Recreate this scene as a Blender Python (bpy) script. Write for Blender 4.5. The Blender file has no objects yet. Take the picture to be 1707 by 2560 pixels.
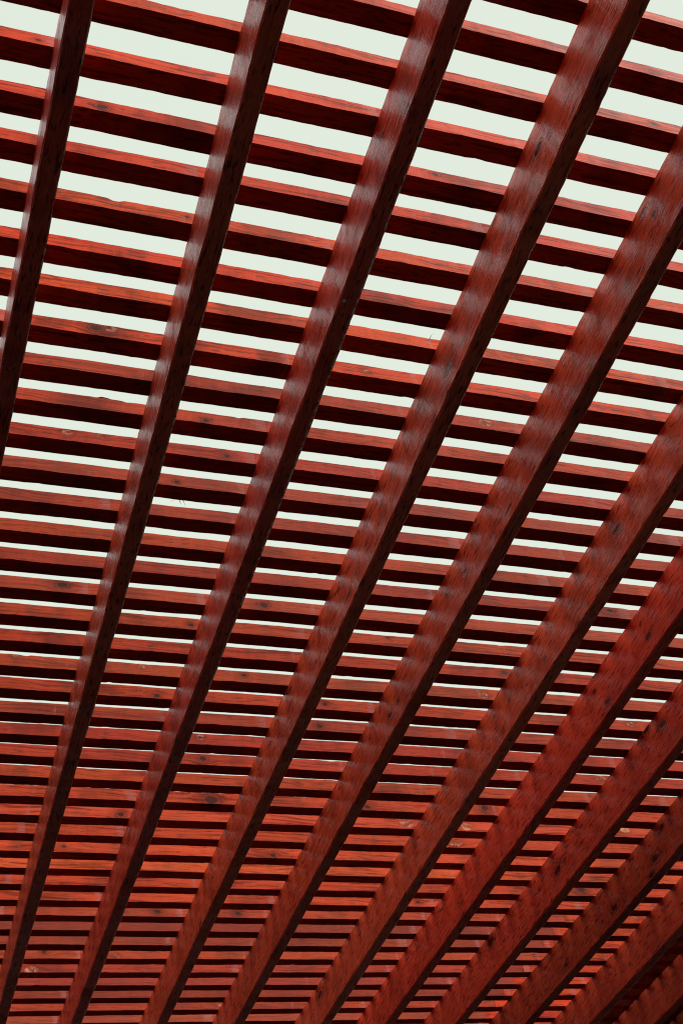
import bpy, math, random
from mathutils import Matrix, Vector, noise

scene = bpy.context.scene
col = scene.collection
rnd = random.Random(7)

# ------------------------------------------------------------------ camera
H = 2.05                      # metres from the eye up to the underside of the rafters
EYE = Vector((0.0, 0.0, 1.45))
cam_data = bpy.data.cameras.new('camera')
cam_data.sensor_fit = 'VERTICAL'
cam_data.sensor_height = 36.0
cam_data.lens = 3275.7025 / 2560 * 36.0
cam_data.clip_start = 0.02
cam_data.clip_end = 3000.0
cam = bpy.data.objects.new('camera', cam_data)
col.objects.link(cam)
cam.matrix_world = (Matrix.Translation(EYE) @ Matrix.Rotation(-0.45282658, 4, 'Z')
                    @ Matrix.Rotation(2.33749722, 4, 'X') @ Matrix.Rotation(-0.20853552, 4, 'Z'))
scene.camera = cam

# ------------------------------------------------------------------ light
SUN = Vector((0.60, -0.60, 1.0)).normalized()       # towards the sun: behind the viewer, to the right
SUN_ELEV = math.asin(SUN.z)
sun_data = bpy.data.lights.new('sun', 'SUN')
sun_data.energy = 5.0
sun_data.angle = math.radians(0.5)
sun_data.color = (1.0, 0.94, 0.86)
sun = bpy.data.objects.new('sun', sun_data)
col.objects.link(sun)
sun.rotation_euler = SUN.to_track_quat('Z', 'Y').to_euler()

world = bpy.data.worlds.new('World')
scene.world = world
world.use_nodes = True
wt = world.node_tree
wt.nodes.clear()
def wn(kind): return wt.nodes.new(kind)
sky = wn('ShaderNodeTexSky')
sky.sky_type = 'NISHITA'
sky.sun_disc = False
sky.sun_elevation = SUN_ELEV
sky.sun_rotation = math.atan2(SUN.x, SUN.y)
sky.air_density = 1.0
sky.dust_density = 2.0
# a thin bright veil of cloud in front of the blue sky
geo = wn('ShaderNodeTexCoord')
sep = wn('ShaderNodeSeparateXYZ')
wt.links.new(geo.outputs['Generated'], sep.inputs[0])
mr = wn('ShaderNodeMapRange')
mr.interpolation_type = 'SMOOTHSTEP'
mr.inputs['From Min'].default_value = -0.60
mr.inputs['From Max'].default_value = -0.02
wt.links.new(sep.outputs['X'], mr.inputs['Value'])
back = wn('ShaderNodeMapRange')                       # the veil thins out behind the viewer
back.interpolation_type = 'SMOOTHSTEP'
back.inputs['From Min'].default_value = -0.35
back.inputs['From Max'].default_value = 0.12
wt.links.new(sep.outputs['Y'], back.inputs['Value'])
nz = wn('ShaderNodeTexNoise')
nz.inputs['Scale'].default_value = 1.6
nz.inputs['Detail'].default_value = 3.0
wt.links.new(geo.outputs['Generated'], nz.inputs['Vector'])
ramp = wn('ShaderNodeMix'); ramp.data_type = 'RGBA'
VEIL = 8.05
ramp.inputs['A'].default_value = (0.715 * VEIL, 0.795 * VEIL, 0.690 * VEIL, 1)
ramp.inputs['B'].default_value = (0.785 * VEIL, 0.850 * VEIL, 0.752 * VEIL, 1)
wt.links.new(nz.outputs['Fac'], ramp.inputs['Factor'])
mix = wn('ShaderNodeMix'); mix.data_type = 'RGBA'
vf = wn('ShaderNodeMath'); vf.operation = 'MULTIPLY'
wt.links.new(mr.outputs['Result'], vf.inputs[0]); wt.links.new(back.outputs['Result'], vf.inputs[1])
wt.links.new(vf.outputs[0], mix.inputs['Factor'])
side = wn('ShaderNodeMix'); side.data_type = 'RGBA'
sf = wn('ShaderNodeMath'); sf.operation = 'MULTIPLY'; sf.inputs[1].default_value = 0.75
wt.links.new(back.outputs['Result'], sf.inputs[0])
wt.links.new(sf.outputs[0], side.inputs['Factor'])
wt.links.new(sky.outputs['Color'], side.inputs['A'])
side.inputs['B'].default_value = (3.6 * VEIL, 3.75 * VEIL, 3.9 * VEIL, 1)  # unseen left sky, raised above the visible sky to light the rafter sides
wt.links.new(side.outputs['Result'], mix.inputs['A'])
wt.links.new(ramp.outputs['Result'], mix.inputs['B'])
bg = wn('ShaderNodeBackground')
bg.inputs['Strength'].default_value = 0.05
wt.links.new(mix.outputs['Result'], bg.inputs['Color'])
wo = wn('ShaderNodeOutputWorld')
wt.links.new(bg.outputs[0], wo.inputs['Surface'])

scene.view_settings.view_transform = 'Standard'
scene.view_settings.look = 'None'
scene.view_settings.exposure = 1.35
scene.view_settings.gamma = 1.0
scene.view_settings.use_curve_mapping = False
scene.cycles.pixel_filter_type = 'BLACKMAN_HARRIS'
scene.cycles.filter_width = 1.1          # a crisp lens

# ------------------------------------------------------------------ measures, in units of H
X0, P, W, HR = 0.0759937, 0.1446186, 0.0189778, 0.0691173
Y0, Q, WB, HB = 0.4597087, 0.0481756, 0.0198485, 0.0184309
PITCH = P * H

# ------------------------------------------------------------------ materials
def new_mat(name):
    m = bpy.data.materials.new(name); m.use_nodes = True
    nt = m.node_tree
    return m, nt, nt.nodes['Principled BSDF']

class G:
    """small helper to write node maths"""
    def __init__(s, nt): s.nt = nt
    def _in(s, node, i, v):
        if hasattr(v, 'is_output'): s.nt.links.new(v, node.inputs[i])
        else: node.inputs[i].default_value = v
    def n(s, kind): return s.nt.nodes.new(kind)
    def math(s, op, a, b=0.0, c=0.0, clamp=False):
        n = s.n('ShaderNodeMath'); n.operation = op; n.use_clamp = clamp
        s._in(n, 0, a); s._in(n, 1, b); s._in(n, 2, c)
        return n.outputs[0]
    def vmath(s, op, a, b=(0, 0, 0)):
        n = s.n('ShaderNodeVectorMath'); n.operation = op
        s._in(n, 0, a); s._in(n, 1, b)
        return n.outputs['Value'] if op in ('LENGTH', 'DOT_PRODUCT') else n.outputs[0]
    def mapr(s, v, a, b, c=0.0, d=1.0, smooth=False):
        n = s.n('ShaderNodeMapRange')
        if smooth: n.interpolation_type = 'SMOOTHSTEP'
        for i, x in enumerate((v, a, b, c, d)): s._in(n, i, x)
        return n.outputs[0]
    def mix(s, f, a, b, mode='MIX'):
        n = s.n('ShaderNodeMix'); n.data_type = 'RGBA'; n.blend_type = mode
        for k, v in (('Factor', f), ('A', a), ('B', b)):
            i = [q for q in n.inputs if q.name == k and q.enabled][0]
            if hasattr(v, 'is_output'): s.nt.links.new(v, i)
            else: i.default_value = v
        return [o for o in n.outputs if o.enabled][0]
    def noise(s, vec, scale, detail=3.0, rough=0.55, dist=0.0):
        n = s.n('ShaderNodeTexNoise'); s._in(n, 'Vector', vec)
        n.inputs['Scale'].default_value = scale; n.inputs['Detail'].default_value = detail
        n.inputs['Roughness'].default_value = rough; n.inputs['Distortion'].default_value = dist
        return n.outputs['Fac']
    def comb(s, x, y, z):
        n = s.n('ShaderNodeCombineXYZ'); s._in(n, 0, x); s._in(n, 1, y); s._in(n, 2, z); return n.outputs[0]
    def attr(s, name):
        n = s.n('ShaderNodeAttribute'); n.attribute_type = 'OBJECT'; n.attribute_name = name; return n

def wood(name, rafter):
    """red stained sawn timber: local X runs along the board"""
    m, nt, bsdf = new_mat(name)
    g = G(nt)
    tc = g.n('ShaderNodeTexCoord'); P = tc.outputs['Object']
    info = g.n('ShaderNodeObjectInfo'); R = info.outputs['Random']
    sx = g.n('ShaderNodeSeparateXYZ'); nt.links.new(P, sx.inputs[0])
    x, y, z = sx.outputs
    off = g.math('MULTIPLY', R, 37.0)
    # ---- knots, placed per board
    kd = None; ring = None; pale = 0.0; warp = 0.0; dark = 0.0
    for k in range(5 if not rafter else 5):
        a = g.attr('knot_%s' % 'abcde'[k])
        s3 = g.n('ShaderNodeSeparateXYZ'); nt.links.new(a.outputs['Vector'], s3.inputs[0])
        kx, kz, ks = s3.outputs                       # place along, place across, signed size (< 0: pale bare knot)
        size = g.math('MAXIMUM', g.math('ABSOLUTE', ks), 0.0001)
        wob = g.math('MULTIPLY', g.math('SUBTRACT', g.noise(P, 90.0 if not rafter else 60.0, 3.0), 0.5), 1.1)
        dx = g.math('DIVIDE', g.math('SUBTRACT', x, kx), g.math('MULTIPLY', size, 2.1 if rafter else 1.45))
        dz = g.math('DIVIDE', g.math('SUBTRACT', z, kz), size)
        dd = g.math('SQRT', g.math('ADD', g.math('MULTIPLY', dx, dx), g.math('MULTIPLY', dz, dz)))
        d = g.math('ADD', dd, g.math('MULTIPLY', wob, g.math('MINIMUM', dd, 1.0)))
        core = g.mapr(d, 0.35, 0.75, 1.0, 0.0, True)
        body = g.mapr(d, 0.95, 1.25, 1.0, 0.0, True)
        halo = g.mapr(d, 0.9, 2.6, 1.0, 0.0, True)
        isp = g.math('LESS_THAN', ks, 0.0)
        rg = g.math('MULTIPLY', body, g.math('MULTIPLY_ADD', g.math('SINE', g.math('MULTIPLY', d, 17.0)), 0.5, 0.5))
        dk = g.math('MAXIMUM', core, g.math('MULTIPLY', rg, 0.55))
        dk = g.math('MULTIPLY', dk, g.mapr(isp, 0.0, 1.0, 0.92, 0.30))
        dark = g.math('MAXIMUM', dark, dk) if k else dk
        pl = g.math('MULTIPLY', g.math('MULTIPLY', g.math('MULTIPLY', body, isp), g.math('SUBTRACT', 1.0, dk)), 1.0)
        pale = g.math('MAXIMUM', pale, pl) if k else pl
        w_ = g.math('MULTIPLY', g.math('MULTIPLY', halo, dz), g.math('MULTIPLY', size, 0.75))
        warp = g.math('ADD', warp, w_) if k else w_
        kd = g.math('MAXIMUM', kd, halo) if k else halo
    # ---- grain, bending round the knots
    slow = g.noise(g.comb(g.math('MULTIPLY', x, 1.3), g.math('ADD', y, off), g.math('ADD', z, off)), 3.0, 1.0)
    bend = g.math('MULTIPLY', g.math('SUBTRACT', slow, 0.5), 0.05)
    tilt = 0.10 if rafter else 0.015
    zz = g.math('ADD', g.math('ADD', g.math('SUBTRACT', z, warp), bend), g.math('MULTIPLY', x, tilt))
    ys = g.math('ADD', y, off); zs = g.math('ADD', zz, off)
    fine = g.noise(g.comb(g.math('MULTIPLY', x, 7.0), g.math('MULTIPLY', ys, 170.0), g.math('MULTIPLY', zs, 170.0)), 2.2, 4.0, 0.62)
    mid = g.noise(g.comb(g.math('MULTIPLY', x, 1.6), g.math('MULTIPLY', ys, 62.0), g.math('MULTIPLY', zs, 62.0)), 2.0, 3.0, 0.6)
    pore = g.noise(g.comb(g.math('MULTIPLY', x, 11.0 if rafter else 9.0), g.math('MULTIPLY', ys, 80.0), g.math('MULTIPLY', zs, 80.0)), 2.4, 2.0, 0.5)
    blot = g.noise(g.comb(g.math('MULTIPLY', x, 1.0), ys, zs), 7.0, 3.0, 0.6)
    speck = g.noise(P, 420.0, 2.0, 0.6)
    tone = g.attr('tone').outputs['Fac']              # blend of this board towards the duller mauve tone, 0..1
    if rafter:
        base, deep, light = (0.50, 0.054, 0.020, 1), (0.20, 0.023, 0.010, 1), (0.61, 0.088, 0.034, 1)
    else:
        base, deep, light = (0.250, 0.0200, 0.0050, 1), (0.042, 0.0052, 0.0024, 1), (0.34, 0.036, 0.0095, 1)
    c = g.mix(g.mapr(fine, 0.35, 0.68), base, light)
    c = g.mix(g.math('MULTIPLY', g.mapr(mid, 0.50, 0.32, 0.0, 1.0, True), 0.70 if not rafter else 0.35), c, deep)
    c = g.mix(g.math('MULTIPLY', g.mapr(blot, 0.54, 0.32, 0.0, 1.0, True), 0.45 if rafter else 0.62), c, deep)
    c = g.mix(g.math('MULTIPLY', g.mapr(pore, 0.585, 0.64, 0.0, 1.0), 0.75 if rafter else 0.6), c, (0.018, 0.006, 0.005, 1))
    c = g.mix(g.math('MULTIPLY', g.mapr(speck, 0.62, 0.75), 0.25), c, deep)
    muted = (0.090, 0.0165, 0.0098, 1)
    c = g.mix(g.math('MULTIPLY', tone, 0.85), c, g.mix(g.mapr(fine, 0.3, 0.7), muted, (0.135, 0.027, 0.019, 1)))
    streak = g.attr('streak').outputs['Fac']              # how strongly the grain streaks of this board are lightened
    c = g.mix(g.math('MULTIPLY', streak, g.mapr(mid, 0.40, 0.60)), c, (0.31, 0.058, 0.024, 1))
    c = g.mix(g.math('MULTIPLY', kd, 0.30), c, deep)
    pale = g.math('MULTIPLY', pale, g.mapr(g.math('ADD', g.math('MULTIPLY', fine, 0.6), g.math('MULTIPLY', g.noise(P, 110.0, 3.0, 0.65), 0.4)), 0.47, 0.62, 0.0, 0.50))
    c = g.mix(pale, c, (0.56, 0.33, 0.20, 1))
    c = g.mix(dark, c, (0.022, 0.008, 0.006, 1))
    if not rafter:                                    # paler mauve patches just short of the next rafter
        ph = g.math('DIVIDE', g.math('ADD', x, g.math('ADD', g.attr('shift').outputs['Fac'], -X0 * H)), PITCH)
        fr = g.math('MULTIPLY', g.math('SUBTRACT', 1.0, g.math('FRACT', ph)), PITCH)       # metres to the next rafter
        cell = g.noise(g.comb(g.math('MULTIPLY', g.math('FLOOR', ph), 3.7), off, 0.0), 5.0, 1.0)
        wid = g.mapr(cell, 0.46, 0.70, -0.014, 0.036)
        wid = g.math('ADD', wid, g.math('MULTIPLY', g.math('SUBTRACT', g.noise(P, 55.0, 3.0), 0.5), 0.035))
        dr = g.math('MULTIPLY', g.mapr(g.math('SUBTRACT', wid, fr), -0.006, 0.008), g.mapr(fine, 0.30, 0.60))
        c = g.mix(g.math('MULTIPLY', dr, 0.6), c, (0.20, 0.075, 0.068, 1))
    # hue varies at random; brightness factor paints lit and dim rows into colour
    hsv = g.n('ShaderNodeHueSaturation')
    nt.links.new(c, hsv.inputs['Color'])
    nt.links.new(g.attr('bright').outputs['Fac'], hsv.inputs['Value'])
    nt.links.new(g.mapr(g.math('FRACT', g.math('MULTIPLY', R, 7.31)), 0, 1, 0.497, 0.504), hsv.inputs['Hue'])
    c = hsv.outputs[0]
    if rafter:                                        # bare wood where one lower arris is worn through
        e1 = g.mapr(y, -W * H + 0.0026, -W * H + 0.0016)
        e2 = g.mapr(z, 0.0034, 0.0028)
        wf = g.math('MULTIPLY', e1, e2)
        wf = g.math('MULTIPLY', wf, g.mapr(g.noise(g.comb(g.math('MULTIPLY', x, 60.0), off, off), 1.0, 3.0), 0.42, 0.54))
        c = g.mix(wf, c, (0.58, 0.45, 0.30, 1))
    nt.links.new(c, bsdf.inputs['Base Color'])
    rg = g.mapr(fine, 0.38, 0.62, 0.20, 0.42) if rafter else g.mapr(fine, 0.3, 0.7, 0.6, 0.85)
    nt.links.new(rg, bsdf.inputs['Roughness'])
    if rafter:                                        # gloss left in patches of the old varnish
        gl = g.math('MULTIPLY', g.attr('gloss').outputs['Fac'], g.mapr(g.noise(g.comb(g.math('MULTIPLY', x, 2.2), ys, g.math('MULTIPLY', zs, 2.0)), 8.0, 4.0, 0.65), 0.36, 0.62, 0.02, 0.22))
        gl = g.math('MULTIPLY', gl, g.mapr(fine, 0.42, 0.60, 0.35, 1.45))
        nt.links.new(gl, bsdf.inputs['Specular IOR Level'])
    else:
        bsdf.inputs['Specular IOR Level'].default_value = 0.02
    hgt = g.math('ADD', g.math('MULTIPLY', fine, 0.6), g.math('MULTIPLY', pore, -0.5))
    hgt = g.math('ADD', hgt, g.math('MULTIPLY', speck, 0.15))
    hgt = g.math('ADD', hgt, g.math('MULTIPLY', dark, -0.6))
    b = g.n('ShaderNodeBump'); b.inputs['Strength'].default_value = 0.75 if rafter else 0.4
    b.inputs['Distance'].default_value = 0.0034 if rafter else 0.0026
    nt.links.new(hgt, b.inputs['Height']); nt.links.new(b.outputs[0], bsdf.inputs['Normal'])
    return m

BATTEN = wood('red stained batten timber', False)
RAFTER = wood('red stained rafter timber', True)

m, nt, bs = new_mat('dark wet slate paving'); g = G(nt)
tc = g.n('ShaderNodeTexCoord')
n1 = g.noise(tc.outputs['Object'], 9.0, 6.0); n2 = g.noise(tc.outputs['Object'], 0.4, 3.0)
nt.links.new(g.mix(n1, g.mix(n2, (0.005, 0.0075, 0.010, 1), (0.007, 0.010, 0.013, 1)), (0.010, 0.014, 0.017, 1)), bs.inputs['Base Color'])
bs.inputs['Roughness'].default_value = 1.0
bs.inputs['Specular IOR Level'].default_value = 0.05
GROUND = m
m, nt, bs = new_mat('galvanised steel'); g = G(nt)
tc = g.n('ShaderNodeTexCoord')
nt.links.new(g.mix(g.noise(tc.outputs['Object'], 300.0), (0.45, 0.40, 0.33, 1), (0.62, 0.56, 0.46, 1)), bs.inputs['Base Color'])
bs.inputs['Roughness'].default_value = 0.5
STEEL = m
m, nt, bs = new_mat('grey shade blocker'); g = G(nt)
tc = g.n('ShaderNodeTexCoord')
nt.links.new(g.mix(g.noise(tc.outputs['Object'], 14.0, 5.0), (0.05, 0.047, 0.045, 1), (0.11, 0.105, 0.10, 1)), bs.inputs['Base Color'])
bs.inputs['Roughness'].default_value = 0.85
BLOCK_GREY = m  # for the added shade sheet and its posts only

# ------------------------------------------------------------------ mesh builders
def link_mesh(name, verts, faces, mat, parent=None):
    me = bpy.data.meshes.new(name)
    me.from_pydata(verts, [], faces)
    me.materials.append(mat)
    me.update()
    o = bpy.data.objects.new(name, me)
    col.objects.link(o)
    if parent is not None: o.parent = parent
    return o

def timber(name, length, wy, wz, seed, mat, parent, step=0.012, rough=0.0006, bev=0.0018, chips=(), bow=0.002):
    """sawn board: local X along from 0, Y 0..wy, Z 0..wz; uneven arrises, nicks and a slight bow"""
    r = random.Random(seed)
    n = max(2, int(length / step))
    prof = [(0, bev), (bev, 0), (wy - bev, 0), (wy, bev), (wy, wz - bev), (wy - bev, wz), (bev, wz), (0, wz - bev)]
    nicks = list(chips)
    for _ in range(int(length * 3.2)):
        nicks.append((r.uniform(0, length), r.choice((0, 1, 2, 3)), r.uniform(0.0008, 0.0026), r.uniform(0.004, 0.016)))
    s = seed * 13.7
    V, F = [], []
    for i in range(n + 1):
        x = length * i / n
        by = bow * noise.noise(Vector((x * 0.5, s, 0.3))) * 2
        bz = bow * noise.noise(Vector((x * 0.5, s, 7.3))) * 0.6
        for k, (py, pz) in enumerate(prof):
            c = k // 2                                   # corner 0: y0 z0, 1: y1 z0, 2: y1 z1, 3: y0 z1
            a = rough * 1.6 * noise.noise(Vector((x * 9, s + c * 5.1, 1.0))) + rough * noise.noise(Vector((x * 55, s + c * 5.1, 3.0)))
            e = rough * 1.6 * noise.noise(Vector((x * 9, s + c * 5.1, 21.0))) + rough * noise.noise(Vector((x * 55, s + c * 5.1, 33.0)))
            yy, zz = py + a, pz + e
            for (cx, cc, dp, wd) in nicks:
                if cc == c and abs(x - cx) < wd:
                    t = dp * (1 - abs(x - cx) / wd) ** 0.6
                    if k in (0, 3, 4, 7):                # vertex on the y-face: pull along z
                        zz += t if c in (0, 1) else -t
                        yy += (t if c in (0, 3) else -t) * 0.25
                    else:
                        yy += t if c in (0, 3) else -t
                        zz += (t if c in (0, 1) else -t) * 0.25
            V.append((x, yy + by, zz + bz))
    for i in range(n):
        for k in range(8):
            k2 = (k + 1) % 8
            F.append((i * 8 + k, i * 8 + k2, (i + 1) * 8 + k2, (i + 1) * 8 + k))
    F.append(tuple(range(7, -1, -1))); F.append(tuple(n * 8 + k for k in range(8)))
    # faces wound outwards
    F = [tuple(reversed(f)) for f in F]
    return link_mesh(name, V, F, mat, parent)

# ------------------------------------------------------------------ setting
gv = [(-400, -400, 0), (400, -400, 0), (400, 400, 0), (-400, 400, 0)]
ground = link_mesh('ground', gv, [(0, 1, 2, 3)], GROUND)
ground['kind'] = 'structure'

# ------------------------------------------------------------------ the pergola (units of the fit, times H)
BK= {2: [(0.1248, 0.0077, 0.0081, 'k'), (0.4419, 0.012, 0.006, 'd')], 4: [(0.2217, 0.0102, 0.0047, 'd')], 1: [(0.0624, 0.0066, 0.0036, 'd')], 0: [(0.6305, 0.0104, 0.0058, 'k')], 7: [(0.1618, 0.0117, 0.009, 'd'), (0.1773, 0.0138, 0.0056, 'p'), (0.4515, 0.0087, 0.0038, 'p')], 6: [(0.1597, 0.0106, 0.0022, 'p')], 10: [(0.1571, 0.0136, 0.0058, 'p'), (0.1946, 0.0156, 0.0053, 'p'), (0.333, 0.0077, 0.0061, 'k')], 9: [(0.2976, 0.0051, 0.0062, 'd')], 11: [(0.2867, 0.0068, 0.0054, 'd')], 8: [(0.6123, 0.012, 0.0075, 'p')], 15: [(0.1896, 0.0112, 0.0091, 'd'), (0.4413, 0.0087, 0.0094, 'd')], 16: [(0.3583, 0.0079, 0.005, 'k')], 18: [(0.1538, 0.0163, 0.004, 'p'), (0.3154, 0.0139, 0.0046, 'p'), (0.4536, 0.012, 0.0059, 'k'), (0.8042, 0.0085, 0.0069, 'p')], 19: [(0.3453, 0.0051, 0.0065, 'k'), (0.5819, 0.0096, 0.0067, 'k'), (1.0688, 0.0119, 0.0055, 'p')], 22: [(0.4422, 0.0105, 0.0089, 'k'), (1.0886, 0.0122, 0.0086, 'p')], 20: [(0.5883, 0.0081, 0.0075, 'k')], 21: [(0.4279, 0.0128, 0.0056, 'p')], 14: [(0.9152, 0.0126, 0.0078, 'k')], 17: [(0.8171, 0.0109, 0.0074, 'k')], 24: [(0.4779, 0.0067, 0.0146, 'k'), (0.9246, 0.0133, 0.01, 'k'), (0.7249, 0.0061, 0.0069, 'k')], 25: [(0.3524, 0.0069, 0.008, 'k'), (0.9122, 0.0091, 0.0087, 'p'), (0.8083, 0.0109, 0.0093, 'p'), (1.2054, 0.0146, 0.0077, 'p'), (1.1331, 0.0097, 0.0038, 'p')], 27: [(0.2849, 0.0094, 0.0042, 'd')], 31: [(0.4671, 0.0092, 0.0076, 'd'), (0.6043, 0.0074, 0.0077, 'd'), (1.3666, 0.0145, 0.0087, 'p')], 26: [(0.9116, 0.0085, 0.0096, 'p')], 29: [(1.2126, 0.0126, 0.0107, 'k')], 34: [(0.3046, 0.012, 0.0071, 'd'), (1.4615, 0.0132, 0.0083, 'd')]}
RK= {4: [(0.4911, 0.0392, 0.0054, 'd'), (0.7369, 0.0237, 0.0054, 'd')], 5: [(0.5379, 0.0571, 0.0036, 'd'), (0.5296, 0.0385, 0.0031, 'd'), (1.2892, 0.0254, 0.0029, 'd'), (1.3206, 0.0253, 0.0036, 'd'), (1.0388, 0.0325, 0.0032, 'd')], 3: [(0.4652, -0.0046, 0.0027, 'd')], 6: [(0.9436, 0.0374, 0.0038, 'd'), (2.1848, 0.0477, 0.0094, 'd')], 7: [(1.1115, 0.0219, 0.0047, 'd'), (1.2524, 0.0651, 0.0038, 'd'), (1.2643, 0.0473, 0.0038, 'd'), (1.2413, 0.0128, 0.0043, 'd')], 8: [(1.7135, 0.0334, 0.0091, 'd'), (1.9992, 0.0553, 0.0108, 'd'), (1.3245, 0.0454, 0.0067, 'd'), (1.3645, 0.0645, 0.0075, 'd')], 9: [(1.6499, 0.0223, 0.0084, 'd'), (1.6733, 0.0058, 0.0061, 'd'), (1.8055, 0.0197, 0.0072, 'd'), (1.6044, 0.0537, 0.0061, 'd'), (2.0095, 0.017, 0.0051, 'd')], 2: [(0.7829, 0.0057, 0.0039, 'd')]}
ROFF = {1: (-0.00627, -0.01164), 2: (0.00786, 0.00798), 3: (-0.00123, -0.00062), 4: (0.00259, 0.00182),
        5: (-0.00161, -0.00093), 6: (0.01974, -0.00295), 7: (-0.00075, 0.00128), 8: (-0.00172, -0.00203),
        9: (0, 0), 10: (-0.00468, 0), 11: (0.00148, 0)}
BOFF = {-2: .002, 4: -.001, 9: -.0006, 29: -.0012, 30: -.002, 31: -.0033, 32: -.0040, 33: -.0037, 34: -.0035, 35: -.003,
        36: -.0028, 37: -.0027, 38: -.0027}
YA, YB = -0.50, 2.75
XA, XB = -0.46, 1.98
zr = EYE.z + H
NAIL = (0.3705, 0.6614)
SPL = [
    (0.509, 0.7490, 1.0870, [(0, 0, 0), (0.003, -0.006, 0.006), (0.010, -0.009, 0.012)]),
    (0.2929, 1.0062, 1.0695, [(0, 0, 0), (0.004, 0.010, -0.001), (0.010, 0.016, -0.004)]),
    (0.2900, 1.0062, 1.0695, [(0, 0, 0), (-0.004, 0.009, 0.001), (-0.010, 0.012, -0.003)]),
    (0.2950, 1.0062, 1.0695, [(0, 0, 0), (0.008, 0.008, 0.0), (0.016, 0.020, -0.003)]),
]

pergola = bpy.data.objects.new('pergola', None)
col.objects.link(pergola)
pergola.location = ((X0 + 4 * P) * H, 1.1 * H, 0)
pergola['label'] = 'red stained slatted timber pergola roof seen from below against the pale sky'
pergola['category'] = 'pergola'
inv = Matrix.Translation(-Vector(pergola.location))

def place(o, mat):
    o.matrix_local = inv @ mat

def set_knots(o, lst, sgn=1):
    for k in range(5):
        o['knot_' + 'abcde'[k]] = lst[k] if k < len(lst) else (-50.0, 0.0, 0.0)

# rafters: local X along world Y, local Y = world -X ... so turn by 90 degrees
for i in range(-2, 14):
    dx, da = ROFF.get(i, (rnd.uniform(-.003, .003), 0))
    xc = X0 + P * (i - 1) + dx
    xs = (xc + da * (YA - 1)) * H
    L = (YB - YA) * H
    ks = []
    for (ky, kz, s, t) in RK.get(i, []):
        ks.append(((ky - YA) * H, min(max(kz, 0.004), HR - .004) * H, s * H * 1.25))
    o = timber('rafter', L, W * H, HR * H, 100 + i, RAFTER, pergola, step=0.014, rough=0.0009, bev=0.003, bow=0.004)
    for v in o.data.vertices: v.co.y = -v.co.y        # local -Y becomes world +X after the quarter turn
    o.data.flip_normals()
    ang = math.pi / 2 - da
    place(o, Matrix.Translation((xs, YA * H, zr)) @ Matrix.Rotation(ang, 4, 'Z'))
    set_knots(o, ks)
    o['tone'] = 0.0 if i < 7 else 0.15
    o['bright'] = {1: .95, 3: 1.03, 4: 1.1, 6: 1.2, 7: 1.25, 8: 1.1, 9: .78, 10: 1.05, 11: .8}.get(i, 1.0)  # colour scaled by hand per rafter, partly for missing bounced light
    o['gloss'] = 1.05 if i < 5 else (0.9 if i < 7 else 0.3)

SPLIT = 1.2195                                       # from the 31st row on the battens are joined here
def lay_batten(j, xa, xb, tone, seed):
    y = Y0 + Q * j + BOFF.get(j, rnd.uniform(-1, 1) * (.0009 if j < 9 else .0003))
    ks = []
    for (kx, kz, s, t) in BK.get(j, []):
        if xa < kx < xb:
            s2 = s * H * (0.8 if t == 'd' else 0.85)
            ks.append(((kx - xa) * H, min(max(kz, .002), HB - .002) * H, -s2 * 0.8 if t == 'p' else s2))
    if len(ks) < 3:
        for _ in range(rnd.choice((0, 1, 1, 2))):
            ks.append((rnd.uniform(0.1, (xb - xa) * H), rnd.uniform(0.1, 0.9) * HB * H, rnd.choice((1, 1, 1, -1)) * rnd.uniform(.006, .016)))
    ch = []
    if j == 4: ch = [((0.155 - XA) * H, 3, 0.006, 0.016)]
    if j == 9: ch = [((0.187 - XA) * H, 3, -0.004, 0.012)]
    o = timber('batten', (xb - xa) * H, WB * H + 0.0016, HB * H + 0.0018, seed, BATTEN, pergola, step=0.011, rough=0.0007, bev=0.0010, chips=ch, bow=0.0034 if j < 9 else (0.0012 if j < 31 else 0.0006))
    place(o, Matrix.Translation((xa * H, y * H - 0.0008, zr + HR * H + 0.0002)) @ Matrix.Rotation(rnd.uniform(-.0006, .0006) if j < 12 else 0.0, 4, 'Z'))
    set_knots(o, ks)
    o['tone'] = tone
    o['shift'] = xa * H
    o['bright'] = rnd.uniform(0.86, 1.12) * (0.96 if j < 8 else (0.76 if j < 24 else (0.88 if j < 31 else 0.95)))  # random per board; the row factor paints in light and dark bands
    o['streak'] = rnd.uniform(0.25, 0.65) if 24 <= j <= 30 else (rnd.choice((0.0, 0.05, 0.2)) if j > 6 else 0.05)  # brighter band of rows also gets its lightness from painted streaks
    return o
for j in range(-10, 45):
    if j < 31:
        lay_batten(j, XA, XB, (rnd.uniform(0.3, 0.7) if 8 <= j <= 23 else rnd.choice((0, 0, 0.05)) + (0.15 if j > 23 else 0)), j + 40)  # middle rows painted duller to lower their brightness
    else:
        o = lay_batten(j, XA, SPLIT, rnd.choice((0.7, 0.9, 1.0)), j + 40)  # dimmer look of the far rows is put into their colour
        o['label'] = 'muted mauve red batten'
        lay_batten(j, SPLIT + 0.0002, XB, rnd.choice((0, 0, 0.15)), j + 140)

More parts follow.
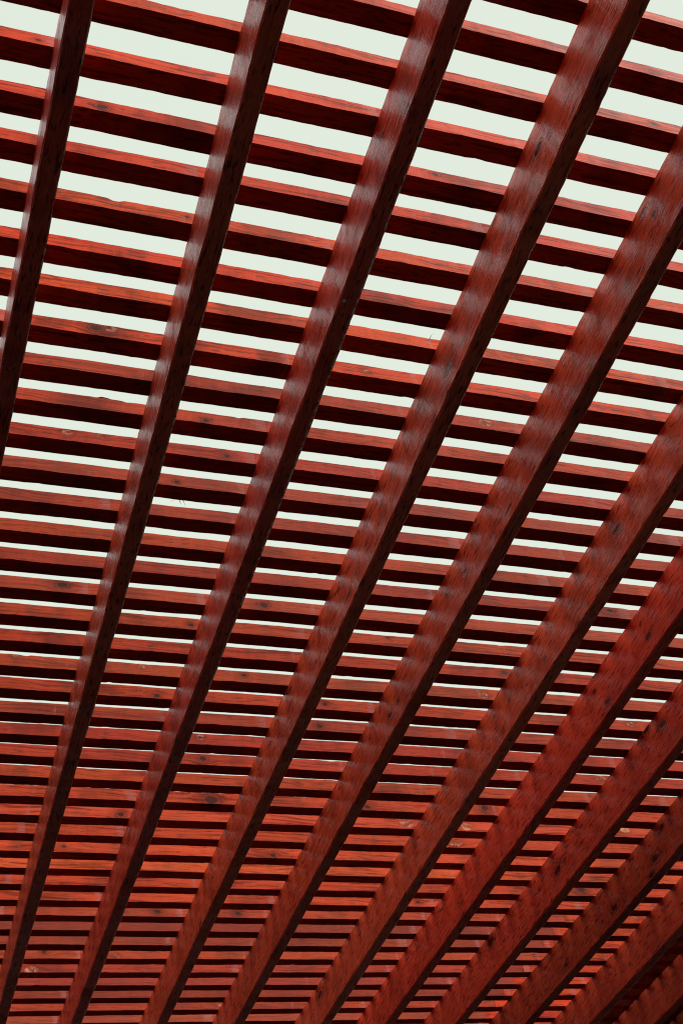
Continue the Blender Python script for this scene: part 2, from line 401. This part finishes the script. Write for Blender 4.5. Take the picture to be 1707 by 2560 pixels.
# support outside the view: posts and carrying beams under both ends of the rafters
def box(name, x0, x1, y0, y1, z0, z1, mat):
    v = [(x, y, z) for z in (z0, z1) for y in (y0, y1) for x in (x0, x1)]
    f = [(0, 2, 3, 1), (4, 5, 7, 6), (0, 1, 5, 4), (2, 6, 7, 3), (0, 4, 6, 2), (1, 3, 7, 5)]
    o = link_mesh(name, v, f, mat, pergola)
    o['tone'] = 0.0
    bv = o.modifiers.new('bevel', 'BEVEL'); bv.width = 0.004; bv.segments = 2
    place(o, Matrix.Identity(4))
    set_knots(o, [])
    return o
for ye in (YA + 0.06, YB - 0.06):
    o = timber('beam', (XB - XA + 0.1) * H, 0.09, 0.19, int(ye * 50) + 300, BATTEN, pergola, bev=0.004)
    place(o, Matrix.Translation(((XA - 0.05) * H, ye * H - 0.045, zr - 0.192)))
    set_knots(o, []); o['tone'] = 0.0; o['bright'] = 1.0
    for xe in (XA + 0.08, XB - 0.08):
        o = timber('post', zr - 0.193, 0.12, 0.12, int(ye * 50 + xe * 90) + 400, BATTEN, pergola, bev=0.006)
        place(o, Matrix.Translation((xe * H + 0.06, ye * H - 0.06, 0.001)) @ Matrix.Rotation(-math.pi / 2, 4, 'Y'))
        set_knots(o, []); o['tone'] = 0.0; o['bright'] = 1.0
def hbox(name, a, b, mat, parent=None):
    x0, y0, z0 = a; x1, y1, z1 = b
    v = [(x, y, z) for z in (z0, z1) for y in (y0, y1) for x in (x0, x1)]
    f = [(0, 2, 3, 1), (4, 5, 7, 6), (0, 1, 5, 4), (2, 6, 7, 3), (0, 4, 6, 2), (1, 3, 7, 5)]
    return link_mesh(name, v, f, mat, parent)
# ------------------------------------------------------------------ small things on the timber
def at(x, y, z): return Vector((x * H, y * H, EYE.z + z * H))
import bmesh
bm = bmesh.new()
bmesh.ops.create_cone(bm, cap_ends=True, segments=16, radius1=0.0045, radius2=0.0032, depth=0.0024)
me = bpy.data.meshes.new('nail'); bm.to_mesh(me); bm.free(); me.materials.append(STEEL)
nail = bpy.data.objects.new('nail', me); col.objects.link(nail); nail.parent = pergola
place(nail, Matrix.Translation(at(NAIL[0], NAIL[1], 1.0) - Vector((0, 0, 0.0012))) @ Matrix.Rotation(math.pi, 4, 'X'))
def splinter(p, pts, r0):
    V, F = [], []
    for k, q in enumerate(pts):
        r = r0 * (1 - 0.85 * k / (len(pts) - 1))
        for a in range(5):
            t = a * 2 * math.pi / 5
            V.append((q[0] + r * math.cos(t), q[1] + r * math.sin(t), q[2] + r * 0.4 * math.sin(t + 1)))
        if k:
            for a in range(5):
                F.append(((k - 1) * 5 + a, (k - 1) * 5 + (a + 1) % 5, k * 5 + (a + 1) % 5, k * 5 + a))
    F.append((4, 3, 2, 1, 0))
    o = link_mesh('splinter', V, F, BATTEN, pergola)
    place(o, Matrix.Translation(p)); set_knots(o, []); o['tone'] = 0.0; o['shift'] = 0.0; o['bright'] = 1.0
for (x, y, z, pts) in SPL:
    splinter(at(x, y, z), pts, 0.0011)

# ------------------------------------------------------------------ unseen sheet on posts, added to shade the far right corner of the pergola
blocker = bpy.data.objects.new('blocker', None); col.objects.link(blocker)
blocker.location = (2.6 * H, 2.6 * H, 0.0)
blocker['label'] = 'added unseen canopy shading the far right corner of the pergola'
blocker['category'] = 'blocker'
hgt = 0.15
ztop = zr + (HR + HB) * H + hgt
def cbox(name, a, b, mat):
    o = blocker.location
    return hbox(name, tuple(a[i] - o[i] for i in range(3)), tuple(b[i] - o[i] for i in range(3)), mat, blocker)
cbox('shade_sheet', (1.402 * H + 1.4 * hgt, 1.80 * H, ztop), (3.2 * H, 3.4 * H, ztop + 0.03), BLOCK_GREY)
for px, py in ((2.15, 1.9), (3.1, 1.9), (2.15, 3.3), (3.1, 3.3)):  # legs of the added shade sheet
    cbox('post', (px * H - 0.05, py * H - 0.05, 0.001), (px * H + 0.05, py * H + 0.05, ztop - 0.001), BLOCK_GREY)
